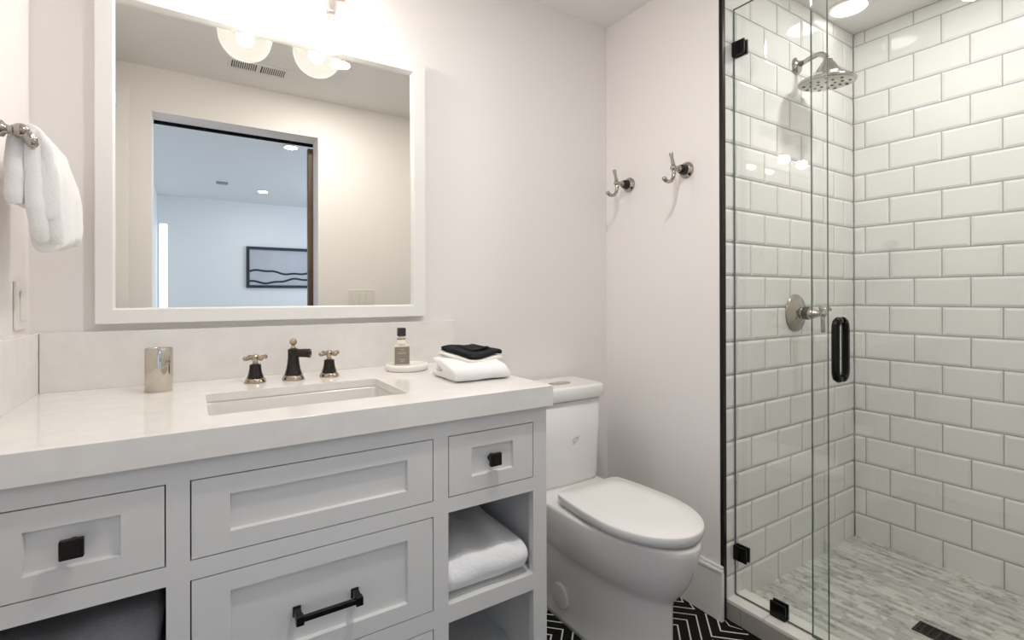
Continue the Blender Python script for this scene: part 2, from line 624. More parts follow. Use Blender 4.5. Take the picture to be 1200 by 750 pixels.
# ================================================================== CEILING LIGHTS
def can_light(loc, r, label, power, col, group='round recessed ceiling lights', spread=PI):
    x, y, z = loc
    t = thing('ceiling_light', label, 'ceiling light', (x, y, z), group)
    m = MB()
    m.lathe([(r, 0.0), (r, -0.004), (r * 0.97, -0.007), (r * 0.80, -0.005), (r * 0.76, -0.001), (r * 0.76, 0.0)], (x, y, z), cap=False, n=48)
    m.build('trim_ring', MT['trim'], t)
    MB().lathe([(0.0, -0.0035), (r * 0.77, -0.0035), (r * 0.77, -0.0005), (0.0, -0.0005)], (x, y, z), cap=False, n=48).build('lens', MT['lens'], t)
    l = area_light('lamp', (x, y, z - 0.009), (0, 0, 0), r * 1.5, power, col, spread=spread)
    l.parent = t
    l.matrix_parent_inverse = Matrix.Translation(-t.location)
    return t


can_light((2.575, -0.654, ZC), 0.082, 'round recessed light in the shower ceiling beside the corner of the tile', P_CAN_SMALL, COL_NEUT)
can_light((2.34, -1.06, ZC), 0.082, 'round recessed light over the middle of the shower, glinting in the upper tiles', P_CAN_SHOWER, COL_NEUT)
can_light((0.948, -0.980, ZC), 0.060, 'round recessed bathroom ceiling light, seen in the mirror touching the right globe', P_CAN, COL_NEUT)
can_light((1.001, -2.83, ZCB), 0.062, 'larger bright round bedroom ceiling light, seen in the mirror under the door head', P_CAN_BED, COL_NEUT)
can_light((1.007, -4.86, ZCB), 0.062, 'smaller round bedroom ceiling light, seen in the mirror above the framed picture', P_CAN_BED, COL_NEUT)

# ================================================================== VANITY
VL = (0.543, -0.3, 0)
van = thing('vanity_cabinet', 'light grey painted bathroom vanity with inset shaker drawers and open shelves', 'vanity', VL)
YF, YB = -0.585, -0.565
VX1 = 1.086
fr = MB()
for x0, x1 in ((0.002, 0.05), (0.287, 0.321), (0.774, 0.81), (1.045, VX1)):
    fr.box(x0, x1, YF, YB, 0.0 if x0 < 0.1 or x1 > 1 else 0.13, 0.8385)
for x0, x1, bays in ((0.05, 0.287, 'side'), (0.321, 0.774, 'mid'), (0.81, 1.045, 'side')):
    fr.box(x0, x1, YF, YB, 0.801, 0.8385)
    fr.box(x0, x1, YF, YB, 0.628, 0.6615)
    fr.box(x0, x1, YF, YB, 0.379, 0.419)
    fr.box(x0, x1, YF, YB, 0.13, 0.17)
fr.build('face_frame', MT['cab'], van)
bx(0.002, 0.022, YB, -0.003, 0.0, 0.8385).build('side_panel', MT['cab'], van)
bx(VX1 - 0.022, VX1, YB, -0.003, 0.0, 0.8385).build('side_panel', MT['cab'], van)
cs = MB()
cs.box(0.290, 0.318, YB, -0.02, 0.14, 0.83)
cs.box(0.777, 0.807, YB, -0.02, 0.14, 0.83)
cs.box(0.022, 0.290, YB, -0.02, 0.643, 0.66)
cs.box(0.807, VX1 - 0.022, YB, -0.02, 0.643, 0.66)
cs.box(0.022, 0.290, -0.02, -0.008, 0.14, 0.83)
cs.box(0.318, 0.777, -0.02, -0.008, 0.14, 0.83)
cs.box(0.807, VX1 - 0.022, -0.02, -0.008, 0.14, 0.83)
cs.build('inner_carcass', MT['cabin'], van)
for x0, x1 in ((0.022, 0.290), (0.807, VX1 - 0.022)):
    for z1 in (0.4195, 0.168):
        bx(x0 + 0.0005, x1 - 0.0005, YB + 0.0005, -0.0205, z1 - 0.02, z1).build('shelf', MT['cab'], van)


def drawer(x0, x1, z0, z1, bx_=0.058, bz=0.034):
    g = 0.0022
    x0 += g; x1 -= g; z0 += g; z1 -= g
    m = MB()
    yf = YF
    # bevelled inner edge of the shaker frame, built as a ring of faces
    O = [(x0, z0), (x1, z0), (x1, z1), (x0, z1)]
    I = [(x0 + bx_, z0 + bz), (x1 - bx_, z0 + bz), (x1 - bx_, z1 - bz), (x0 + bx_, z1 - bz)]
    J = [(x0 + bx_ + 0.002, z0 + bz + 0.002), (x1 - bx_ - 0.002, z0 + bz + 0.002), (x1 - bx_ - 0.002, z1 - bz - 0.002), (x0 + bx_ + 0.002, z1 - bz - 0.002)]
    rb = [m.bm.verts.new((x, YB + 0.002, z)) for x, z in O]
    r0 = [m.bm.verts.new((x, yf, z)) for x, z in O]
    r1 = [m.bm.verts.new((x, yf, z)) for x, z in I]
    r2 = [m.bm.verts.new((x, yf + 0.0085, z)) for x, z in J]
    for a, b_ in ((rb, r0), (r0, r1), (r1, r2)):
        for q in range(4):
            m.bm.faces.new((a[q], a[(q + 1) % 4], b_[(q + 1) % 4], b_[q]))
    m.bm.faces.new(r2)
    m.bm.faces.new(rb[::-1])
    return m.build('drawer', MT['cab'], van)


def knob(d, x, z):
    m = MB()
    yb = YF + 0.0085
    m.lathe([(0.010, 0), (0.010, 0.003), (0.006, 0.005), (0.006, 0.016)], (x, yb, z), (0, -1, 0), n=24)
    m.box(x - 0.0150, x + 0.0150, yb - 0.026, yb - 0.015, z - 0.0150, z + 0.0150, bev=0.002)
    m.box(x - 0.0115, x + 0.0115, yb - 0.0275, yb - 0.0255, z - 0.0115, z + 0.0115, bev=0.001)
    return m.build('knob', MT['knob'], d)


def pull(d, x0, x1, z, yb=YF + 0.0085):
    m = MB()
    for x in (x0, x1 - 0.012):
        m.box(x, x + 0.012, yb - 0.036, yb, z - 0.0075, z + 0.0075, bev=0.0012)
        m.box(x - 0.0015, x + 0.0135, yb - 0.004, yb, z - 0.0095, z + 0.0095, bev=0.0008)
        m.box(x - 0.001, x + 0.013, yb - 0.040, yb - 0.026, z - 0.0085, z + 0.0085, bev=0.0012)
    m.box(x0, x1, yb - 0.037, yb - 0.028, z - 0.005, z + 0.005, bev=0.001)
    return m.build('pull_handle', MT['knob'], d)


d = drawer(0.05, 0.287, 0.6615, 0.801); knob(d, 0.1685, 0.731)
d = drawer(0.81, 1.045, 0.6615, 0.801); knob(d, 0.9275, 0.731)
d = drawer(0.321, 0.774, 0.6615, 0.801)
d = drawer(0.321, 0.774, 0.419, 0.628); pull(d, 0.487, 0.609, 0.5125)
d = drawer(0.321, 0.774, 0.17, 0.379); pull(d, 0.487, 0.609, 0.265)

# ---------------------------------------------------------------- countertop
WX = 1.0952
YD = -0.6028
SX0, SX1, SY0, SY1 = 0.350, 0.751, -0.494, -0.243
ct = MB()
ZT, ZB_ = CT, CT - 0.02


def slab_with_hole(m, X0, X1, Y0, Y1, za, zb, zl, h, rc=0.012, n=6):
    """slab round a rounded rectangular cutout, with full height mitred front and right aprons (one skin, no seams)"""
    hx0, hx1, hy0, hy1 = h
    ring = []
    for cx, cy, a0 in ((hx1 - rc, hy1 - rc, 0), (hx0 + rc, hy1 - rc, 90), (hx0 + rc, hy0 + rc, 180), (hx1 - rc, hy0 + rc, 270)):
        for k in range(n + 1):
            a = math.radians(a0 + 90 * k / n)
            ring.append((cx + rc * math.cos(a), cy + rc * math.sin(a)))
    outer = [(X1, Y1), (X0, Y1), (X0, Y0), (X1, Y0)]
    inner = [(X1 - 0.008, Y1 - 0.002), (X0 + 0.002, Y1 - 0.002), (X0 + 0.002, Y0 + 0.016), (X1 - 0.008, Y0 + 0.016)]
    V = lambda P, z: [m.bm.verts.new((x, y, z)) for x, y in P]

    def fan(rv, cv):
        N, q = len(rv), n + 1
        for k in range(4):
            sg_ = [rv[(k * q + t) % N] for t in range(q)]
            for t in range(q - 1):
                m.bm.faces.new((cv[k], sg_[t], sg_[t + 1]))
            m.bm.faces.new((cv[k], sg_[-1], rv[((k + 1) * q) % N], cv[(k + 1) % 4]))

    def band(A, B):
        for k in range(len(A)):
            m.bm.faces.new((A[k], A[(k + 1) % len(A)], B[(k + 1) % len(B)], B[k]))
    ra, rb = V(ring, za), V(ring, zb)
    ca, cl, il, iu = V(outer, za), V(outer, zl), V(inner, zl), V(inner, zb)
    fan(ra, ca)
    band(ra, rb)
    fan(rb, iu)
    band(iu, il)
    band(il, cl)
    band(cl, ca)


slab_with_hole(ct, 0.0015, WX, YD, -0.0015, ZT, ZB_, CT - 0.051, (SX0, SX1, SY0, SY1))
cto = ct.build('countertop', MT['quartz'])
bv = cto.modifiers.new('edge', 'BEVEL'); bv.width = 0.0015; bv.segments = 2; bv.limit_method = 'ANGLE'; bv.angle_limit = math.radians(60)
tag(cto, 'pale quartz countertop with thick front edge on the grey vanity', 'countertop')
tag(bx(0.0200, 1.1045, -0.0200, -0.0005, CT, 1.0322, bev=0.001).build('backsplash', MT['quartz']),
    'low pale quartz backsplash against the wall under the mirror', 'backsplash')
tag(bx(0.0005, 0.0190, YD, -0.0005, CT, 1.0322, bev=0.001).build('side_splash', MT['quartz']),
    'low pale quartz splash on the left wall under the light switch', 'backsplash')

# ---------------------------------------------------------------- sink basin
def rrect(x0, x1, y0, y1, r, z, n=6):
    out = []
    for cx, cy, a0 in ((x1 - r, y1 - r, 0), (x0 + r, y1 - r, 90), (x0 + r, y0 + r, 180), (x1 - r, y0 + r, 270)):
        for k in range(n + 1):
            a = math.radians(a0 + 90 * k / n)
            out.append((cx + r * math.cos(a), cy + r * math.sin(a), z))
    return out


sk = thing('sink', 'white undermount rectangular sink below the quartz counter cutout', 'sink', ((SX0 + SX1) / 2, (SY0 + SY1) / 2, CT - 0.16))
m = MB()
zt = CT - 0.0205
rings = []
x0, x1, y0, y1 = SX0 - 0.002, SX1 + 0.002, SY0 - 0.002, SY1 + 0.002
rings.append(rrect(x0 - 0.018, x1 + 0.018, y0 - 0.018, y1 + 0.018, 0.03, zt - 0.003))
rings.append(rrect(x0 - 0.018, x1 + 0.018, y0 - 0.018, y1 + 0.018, 0.03, zt))
for ins, dz, r in ((0, 0, 0.02), (0.002, 0.006, 0.022), (0.006, 0.06, 0.03), (0.012, 0.10, 0.04), (0.03, 0.120, 0.05), (0.06, 0.127, 0.05), (0.10, 0.130, 0.02)):
    rings.append(rrect(x0 + ins, x1 - ins, y0 + ins, y1 - ins, r, zt - dz))
m.loft(rings, cap0=False, cap1=True)
o = m.build('basin', MT['sinkware'], sk)
so = o.modifiers.new('thick', 'SOLIDIFY'); so.thickness = 0.006; so.offset = -1
MB().lathe([(0.0, 0.004), (0.016, 0.004), (0.022, 0.003), (0.024, 0.0), (0.0, 0.0)], ((SX0 + SX1) / 2, -0.37, zt - 0.130), cap=False).build('drain_plug', MT['brass'], sk)

# ---------------------------------------------------------------- faucet set
def faucet_handle(x, y, label):
    t = thing('basin_tap', label, 'tap', (x, y, CT), 'cross handles of the basin tap')
    MB().lathe([(0.0, 0), (0.0265, 0), (0.0265, 0.003), (0.025, 0.005), (0.0245, 0.009), (0.021, 0.012), (0.0, 0.012)], (x, y, CT), cap=False).build('base_ring', MT['brass'], t)
    MB().lathe([(0.0, 0.012), (0.0205, 0.012), (0.0195, 0.016), (0.0165, 0.026), (0.0148, 0.036), (0.014, 0.046), (0.0135, 0.048), (0.0, 0.048)], (x, y, CT), cap=False).build('body', MT['bronze'], t)
    m = MB()
    m.lathe([(0.0, 0.048), (0.0085, 0.048), (0.0065, 0.052), (0.006, 0.056), (0.0095, 0.060), (0.0105, 0.066), (0.0085, 0.072), (0.004, 0.0745), (0.0, 0.075)], (x, y, CT), cap=False)
    for a in (0.42, 0.42 + PI / 2, 0.42 + PI, 0.42 + 1.5 * PI):
        dx, dy = math.cos(a), math.sin(a)
        p = [(x + dx * q, y + dy * q, CT + 0.0655) for q in (0.004, 0.012, 0.016, 0.026, 0.030, 0.0325)]
        m.tube(p, [0.0045, 0.0038, 0.0045, 0.0062, 0.0058, 0.003], n=14)
    m.build('cross_handle', MT['brass'], t)
    return t


fh = faucet_handle(0.464, -0.131, 'brass and black cross handle left of the basin spout')
copy_tree(fh, (0.651 - 0.464, -0.137 + 0.131, 0), 'brass and black cross handle right of the basin spout')
FX, FY = 0.556, -0.140
t = thing('faucet_spout', 'black flared basin spout with brass base ring and round brass finial', 'tap', (FX, FY, CT))
MB().lathe([(0.0, 0), (0.0285, 0), (0.0285, 0.003), (0.027, 0.006), (0.0265, 0.010), (0.023, 0.014), (0.0, 0.014)], (FX, FY, CT), cap=False).build('base_ring', MT['brass'], t)
MB().lathe([(0.0, 0.014), (0.0235, 0.014), (0.0215, 0.019), (0.0182, 0.030), (0.0158, 0.045), (0.0142, 0.062), (0.0140, 0.078), (0.0145, 0.080), (0.0145, 0.083), (0.011, 0.085), (0.0, 0.086)], (FX, FY, CT), cap=False).build('body', MT['bronze'], t)
m = MB()
sdx, sdy = 0.90, -0.436
m.tube([(FX + sdx * q, FY + sdy * q, CT + zq) for q, zq in ((0.004, 0.0715), (0.016, 0.0725), (0.030, 0.0725), (0.044, 0.0715), (0.0455, 0.0715))], [0.0108, 0.0112, 0.0118, 0.0126, 0.0112], n=24)
m.build('spout', MT['bronze'], t)
m = MB()
m.lathe([(0.0, 0.085), (0.0085, 0.085), (0.006, 0.089), (0.0042, 0.093), (0.0042, 0.095)], (FX, FY, CT), cap=False)
m.sphere((FX, FY, CT + 0.1035), 0.0098)
m.build('finial', MT['brass'], t)

# ---------------------------------------------------------------- counter items
m = MB()
m.lathe([(0.0, 0.0), (0.0275, 0.0), (0.0285, 0.0015), (0.0285, 0.102), (0.0278, 0.1035), (0.0268, 0.1025), (0.0265, 0.098), (0.0265, 0.004), (0.0, 0.004)], (0.2555, -0.132, CT), cap=False, n=64)
tag(m.build('tumbler', MT['nickel_b']), 'polished metal tumbler at the back of the counter by the left wall', 'cup')

m = MB()
m.lathe([(0.0, 0.0), (0.060, 0.0), (0.064, 0.003), (0.0655, 0.010), (0.0655, 0.016), (0.063, 0.0195), (0.058, 0.020), (0.054, 0.0185), (0.0, 0.0180)], (0.882, -0.137, CT), cap=False, n=64)
tag(m.build('soap_tray', MT['stone']), 'round cream stone tray under the small soap bottle', 'tray')

BXc, BYc, BZ = 0.8600, -0.150, CT + 0.0182
bt = thing('soap_bottle', 'small cream bottle with dark square cap and taupe label on the round tray', 'bottle', (BXc, BYc, BZ))
RB = Matrix.Rotation(math.radians(-12), 3, 'Z')
PV = (BXc, BYc, BZ)
m = MB()
m.box(BXc - 0.0235, BXc + 0.0235, BYc - 0.016, BYc + 0.016, BZ, BZ + 0.064, bev=0.0035, seg=3, rot=RB, piv=PV)
m.lathe([(0.0, 0.060), (0.018, 0.062), (0.0165, 0.068), (0.0125, 0.076), (0.011, 0.079), (0.011, 0.084), (0.0, 0.084)], PV, cap=False)
m.build('body', MT['bottle'], bt)
m = MB()
m.box(BXc - 0.0225, BXc + 0.0225, BYc - 0.0168, BYc + 0.0166, BZ + 0.003, BZ + 0.057, bev=0.0025, rot=RB, piv=PV)
lb = m.build('paper_label', MT['label'], bt)
m = MB()
for zz, hw, hh in ((0.047, 0.006, 0.0012), (0.039, 0.012, 0.0008), (0.035, 0.012, 0.0008), (0.018, 0.009, 0.0008), (0.011, 0.005, 0.0014)):
    m.box(BXc - hw, BXc + hw, BYc - 0.0172, BYc - 0.0167, BZ + zz, BZ + zz + hh * 2, rot=RB, piv=PV)
m.build('label_print', MT['labelink'], lb)
m = MB()
m.lathe([(0.0115, 0.078), (0.0135, 0.079), (0.0135, 0.081), (0.0115, 0.082)], PV, cap=False)
m.build('neck_ring', MT['label'], bt)
bx(BXc - 0.0122, BXc + 0.0122, BYc - 0.0122, BYc + 0.0122, BZ + 0.088, BZ + 0.113, bev=0.002, rot=RB, piv=PV).build('cap', MT['cap'], bt)
MB().lathe([(0.0075, 0.083), (0.0075, 0.089)], PV).build('neck', MT['bottle'], bt)


# ---------------------------------------------------------------- folded cloth maker
def sheet(m, path, t, w0, w1, place, nu=26, amp=0.002, seed=0, edge=0.5, mi=0):
    """a thick sheet following a 2D centre line (v, z), swept across its width"""
    P = [Vector((a, b)) for a, b in path]
    n = len(P)
    L, Rr = [], []
    for i in range(n):
        tt = (P[min(i + 1, n - 1)] - P[max(i - 1, 0)])
        tt.normalize()
        nn = Vector((-tt.y, tt.x))
        L.append((P[i], nn))
    rings = []
    for k in range(nu + 1):
        f = k / nu
        u = w0 + (w1 - w0) * f
        e = min(f, 1 - f) * (w1 - w0)
        th = t / 2 * math.sqrt(max(0.02, 1 - max(0, 1 - e / (t * edge)) ** 2)) if edge > 0 else t / 2
        ring = []
        for sgn, seq in ((1, L), (-1, L[::-1])):
            for i, (p, nn) in enumerate(seq):
                q = p + nn * th * sgn
                d = noise.noise(Vector((u * 14 + seed, q.x * 14, q.y * 30 + sgn))) * amp
                q = q + nn * sgn * d
                du = noise.noise(Vector((q.x * 20, q.y * 20, seed * 3.1))) * amp * 1.2
                ring.append(place(u + du, q.x, q.y))
        # rounded tips are left to subdivision
        rings.append(ring)
    m.loft(rings, mi=mi)


def upath(l, zb, zt, n=10, k=8, back=0.0):
    """bottom run from back (v=0) to the front (v=l), U-turn, top run back"""
    r = (zt - zb) / 2
    out = [(back + (l - r - back) * i / n, zb) for i in range(n + 1)]
    for i in range(1, k):
        a = -PI / 2 + PI * i / k
        out.append((l - r + r * math.cos(a), (zb + zt) / 2 + r * math.sin(a)))
    out += [(l - r - (l - r - back) * i / n, zt) for i in range(n + 1)]
    return out


def frame(ox, oy, oz, ang):
    ca, sa = math.cos(ang), math.sin(ang)

    def pl(u, v, z):
        # u runs along the folded front edge, v runs from the back to the front (towards -y)
        return (ox + u * ca + v * sa, oy + u * sa - v * ca, oz + z)
    return pl


# bath towel on the counter (loftier at the back than along its folded front edge)
_pl = frame(0.897, -0.282, CT + 0.0012, math.radians(-1.5))


def pl(u, v, z):
    f = max(0, min(1, v / 0.16))
    return _pl(u + 0.006 * math.sin(z * 60 + v * 12), v, z * (1.22 - 0.34 * f ** 1.5))


m = MB()
sheet(m, upath(0.163, 0.0060, 0.0390), 0.0120, 0.0, 0.172, pl, seed=1, amp=0.0035)
sheet(m, upath(0.143, 0.0175, 0.0275, back=0.012), 0.0105, 0.006, 0.168, pl, seed=2, amp=0.0022)
o = sub(m.build('bath_towel', MT['towel']), 1)
tag(o, 'white folded terry towel at the right end of the counter', 'towel')


def tilted(ox, oy, z_back, z_front, l, ang):
    f_ = frame(ox, oy, 0, ang)
    return lambda u, v, z: f_(u, v, z + z_back + (z_front - z_back) * v / l + 0.003 * math.sin(u * 40 + v * 25))


# cream cloth and black cloth on it
pl2 = tilted(0.921, -0.286, 0.9440, 0.9310, 0.12, math.radians(16))
m = MB()
sheet(m, upath(0.131, 0.0025, 0.0095, back=0.0), 0.0050, -0.004, 0.136, pl2, seed=3, amp=0.0016)
o = sub(m.build('cream_cloth', MT['cream']), 1)
tag(o, 'thin cream folded cloth between the white towel and the black cloth', 'cloth')
pl3 = tilted(0.926, -0.280, 0.9580, 0.9450, 0.12, math.radians(17))
m = MB()
sheet(m, upath(0.126, 0.0035, 0.0105), 0.0060, 0.0, 0.136, pl3, seed=4, amp=0.0034)
sheet(m, [(0.02 + 0.07 * i / 8, 0.0150 + 0.0015 * math.sin(i)) for i in range(9)], 0.0030, 0.045, 0.118, pl3, seed=5, amp=0.0025)
o = sub(m.build('black_cloth', MT['blackcloth']), 1)
tag(o, 'black folded cloth on top of the white towel', 'cloth')

# towels on the open shelves
_p4 = frame(0.812, -0.10, 0.4215, math.radians(-0.6))


def pl4(u, v, z):
    crease = 0.006 * math.sin(u * 62 + v * 9) * max(0, (z - 0.05) / 0.03) * (0.4 + 0.6 * (1 - max(0, v - 0.35) / 0.12))
    return _p4(u, v, z + crease + 0.012 * (v / 0.45 - 1) * (z / 0.08))


m = MB()
sheet(m, [(a, min(max(b, 0.017), 0.070)) for a, b in upath(0.462, 0.016, 0.071, n=18, k=10)], 0.031, 0.0, 0.230, pl4, seed=6, amp=0.006, nu=40)
sheet(m, upath(0.41, 0.036, 0.051, n=18, back=0.01), 0.018, 0.006, 0.222, pl4, seed=7, amp=0.003, nu=30)
o = sub(m.build('plush_towel', MT['fuzzy']), 1)
tag(o, 'thick white plush towel folded on the upper shelf at the right end of the vanity', 'towel')
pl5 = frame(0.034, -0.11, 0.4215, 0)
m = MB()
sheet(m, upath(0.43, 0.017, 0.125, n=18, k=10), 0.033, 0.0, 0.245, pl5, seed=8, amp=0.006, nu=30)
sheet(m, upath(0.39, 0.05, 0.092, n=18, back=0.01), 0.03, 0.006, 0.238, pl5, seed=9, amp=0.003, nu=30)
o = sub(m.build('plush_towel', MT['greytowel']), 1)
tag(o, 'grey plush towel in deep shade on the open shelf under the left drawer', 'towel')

# ================================================================== MIRROR
mir = thing('wall_mirror', 'large rectangular mirror in a plain white frame above the sink', 'mirror', (0.556, -0.015, 1.05))
fx0, fx1, fz0, fz1 = 0.122, 0.9905, 1.050, 1.905
gx0, gx1, gz0, gz1 = 0.161, 0.9455, 1.0895, 1.8675
m = MB()
prof = [((fx0, fx1, fz0, fz1), -0.0008), ((fx0, fx1, fz0, fz1), -0.029), ((fx0 + 0.0015, fx1 - 0.0015, fz0 + 0.0015, fz1 - 0.0015), -0.0305),
        ((gx0 - 0.004, gx1 + 0.004, gz0 - 0.004, gz1 + 0.004), -0.0305), ((gx0 - 0.003, gx1 + 0.003, gz0 - 0.003, gz1 + 0.003), -0.029), ((gx0, gx1, gz0, gz1), -0.013), ((gx0, gx1, gz0, gz1), -0.0008)]
m.loft([[(a, y, cc), (b_, y, cc), (b_, y, dd), (a, y, dd)] for (a, b_, cc, dd), y in prof] + [[(a, y, cc), (b_, y, cc), (b_, y, dd), (a, y, dd)] for (a, b_, cc, dd), y in prof[:1]], cap0=False, cap1=False, smooth=False)
m.build('frame', MT['trim'], mir)
bx(gx0 - 0.002, gx1 + 0.002, -0.0125, -0.004, gz0 - 0.002, gz1 + 0.002).build('mirror_glass', MT['mirror'], mir)

# ================================================================== VANITY LIGHT
vl = thing('vanity_light', 'two globe wall light above the mirror with clear glass shades', 'wall light', (0.565, -0.01, 2.0))
m = MB()
m.box(0.40, 0.73, -0.022, -0.001, 2.045, 2.105, bev=0.006, seg=3)
m.build('backplate', MT['brass'], vl)
GY, GZ = -0.108, 1.903
for gx in (0.458, 0.664):
    m = MB()
    m.tube([(gx, -0.022, 2.065), (gx, -0.05, 2.075), (gx, -0.085, 2.075), (gx, GY + 0.006, 2.066), (gx, GY, 2.045), (gx, GY, 2.01)], 0.006)
    arm = m.build('arm', MT['brass'], vl)
    MB().lathe([(0.0, 0.055), (0.010, 0.055), (0.026, 0.048), (0.029, 0.035), (0.029, 0.025), (0.018, 0.02), (0.016, -0.012), (0.0, -0.012)], (gx, GY, GZ + 0.055), cap=False).build('socket', MT['brass'], vl)
    m = MB()
    R = 0.0735
    pr = []
    for k in range(25):
        a = math.radians(20 + 160 * k / 24)
        pr.append((R * math.sin(a), R * math.cos(a)))
    pr.append((0.0, -R))
    m.lathe(pr, (gx, GY, GZ), cap=False, n=48)
    m.build('globe_shade', MT['globe'], vl)
    m = MB()
    m.sphere((gx, GY, GZ - 0.006), 0.0205)
    m.build('bulb', MT['bulb'], vl)
    MB().lathe([(0.010, 0.010), (0.012, 0.02), (0.012, 0.043)], (gx, GY, GZ)).build('bulb_neck', MT['brass'], vl)
    ld = bpy.data.lights.new('bulb_light', 'POINT')
    ld.energy = P_BULB
    ld.color = COL_WARM
    ld.shadow_soft_size = 0.024
    lo = bpy.data.objects.new('bulb_light', ld)
    lo.location = (gx, GY, GZ - 0.006)
    COL.objects.link(lo)
    lo.parent = vl
    lo.matrix_parent_inverse = Matrix.Translation(-vl.location)

# ================================================================== TOILET
TX = 1.475
tl = thing('toilet', 'white skirted toilet with closed elongated lid to the right of the vanity', 'toilet', (TX, -0.37, 0))


def egg(hw, yb, yf, z, n=56, back_r=0.03, p=2.04, rear=None):
    """outline: straight back at yb, sides swelling to hw, round front at yf"""
    out = []
    ym = yf + (yb - yf) * 0.50
    N = n // 2
    for k in range(N + 1):       # front half: right -> front -> left
        a = PI * k / N
        cx, sy = math.cos(a), math.sin(a)
        x = hw * math.copysign(abs(cx) ** (2 / p), cx)
        y = ym - (ym - yf) * abs(sy) ** (2 / p)
        out.append((TX + x, y, z))
    rr = rear if rear else hw * 0.90
    # left side back, rounded corner, back edge, right side
    pts = []
    for k in range(1, 8):
        f = k / 8
        pts.append((-(hw + (rr - hw) * f * f), ym + (yb - back_r - ym) * f))
    for k in range(5):
        a = PI - (PI / 2) * k / 4
        pts.append((-(rr - back_r) + back_r * math.cos(a), yb - back_r + back_r * math.sin(a)))
    pts += [(-x, y) for x, y in pts[::-1]]
    out += [(TX + x, y, z) for x, y in pts]
    return out


# skirted base with bowl, one continuous body
# half width at the bowl, half width at the rear, front y, z
secs = [(0.090, 0.088, -0.660, 0.0), (0.088, 0.086, -0.656, 0.015), (0.087, 0.085, -0.655, 0.10), (0.088, 0.086, -0.655, 0.20), (0.090, 0.088, -0.657, 0.228), (0.096, 0.089, -0.663, 0.242),
        (0.110, 0.091, -0.677, 0.258), (0.126, 0.094, -0.693, 0.280), (0.140, 0.100, -0.709, 0.308), (0.149, 0.110, -0.721, 0.338), (0.155, 0.126, -0.731, 0.37), (0.158, 0.146, -0.737, 0.40), (0.159, 0.153, -0.7395, 0.416), (0.1575, 0.153, -0.738, 0.4235), (0.152, 0.150, -0.731, 0.4265)]
m = MB()
m.loft([egg(hw, -0.03, yf, z, back_r=0.025, rear=rr_) for hw, rr_, yf, z in secs])
m.build('bowl', MT['porc'], tl)
# round cover plate on the skirt
m = MB()
m.lathe([(0.0, 0.0), (0.043, 0.0), (0.043, 0.005), (0.0405, 0.0075), (0.037, 0.009), (0.0, 0.009)], (TX - 0.0872, -0.262, 0.088), (-1, 0, 0), cap=False)
m.build('side_cap', MT['porc'], tl)
# seat ring and lid
m = MB()
m.loft([egg(0.131, -0.312, -0.700, 0.4262), egg(0.132, -0.31, -0.702, 0.4275), egg(0.132, -0.31, -0.702, 0.4325), egg(0.131, -0.312, -0.700, 0.4333)])
m.build('seat', MT['seat'], tl)
m = MB()
m.loft([egg(0.1500, -0.303, -0.731, 0.4340), egg(0.1530, -0.300, -0.735, 0.4352), egg(0.1580, -0.2965, -0.7390, 0.4480), egg(0.1585, -0.2965, -0.7395, 0.4610), egg(0.1575, -0.2972, -0.7385, 0.4640), egg(0.1555, -0.299, -0.7365, 0.4655), egg(0.10, -0.36, -0.67, 0.4665)])
m.build('lid', MT['seat'], tl)
for sx in (-0.07, 0.07):
    bx(TX + sx - 0.02, TX + sx + 0.02, -0.318, -0.285, 0.4255, 0.447, bev=0.006, seg=3).build('lid_hinge', MT['seat'], tl)


def tank_ring(x0, x1, y0, y1, z, r=0.03, bow=0.012):
    q = rrect(x0, x1, y0, y1, r, z, n=6)
    return [(x, y - bow * (1 - ((x - TX) / ((x1 - x0) / 2)) ** 2) * (1 if y < (y0 + y1) / 2 else 0), z_) for x, y, z_ in q]


def dens(ring):
    out = []
    for k in range(len(ring)):
        a, b_ = Vector(ring[k]), Vector(ring[(k + 1) % len(ring)])
        nn = 8 if (a - b_).length > 0.05 else 1
        for i in range(nn):
            out.append(a + (b_ - a) * i / nn)
    return out


def tank_loft(rows, r, bow):
    rings = []
    for x0, x1, y0, y1, z in rows:
        base = dens(rrect(x0, x1, y0, y1, r, z, n=6))
        rings.append([(p.x, p.y - (bow * (1 - min(1, abs((p.x - TX) / ((x1 - x0) / 2))) ** 2) if p.y < y0 + 0.03 else 0), p.z) for p in base])
    return rings


m = MB()
m.loft(tank_loft([(1.330, 1.620, -0.192, -0.018, 0.426), (1.322, 1.628, -0.197, -0.018, 0.44), (1.316, 1.634, -0.201, -0.018, 0.60), (1.315, 1.635, -0.202, -0.018, 0.7335)], 0.028, 0.006))
m.build('tank', MT['porc'], tl)
m = MB()
m.loft(tank_loft([(1.305, 1.644, -0.210, -0.012, 0.7375), (1.301, 1.648, -0.214, -0.012, 0.7410), (1.301, 1.648, -0.214, -0.012, 0.778), (1.304, 1.645, -0.211, -0.014, 0.784), (1.312, 1.637, -0.203, -0.02, 0.787)], 0.028, 0.006))
ld_ = m.build('tank_lid', MT['porc'], tl)
m = MB()
m.loft([rrect(1.442, 1.532, -0.155, -0.108, 0.022, 0.7865), rrect(1.442, 1.532, -0.155, -0.108, 0.022, 0.7895), rrect(1.445, 1.529, -0.152, -0.111, 0.02, 0.7905)])
m.build('flush_button', MT['nickel_b'], tl)
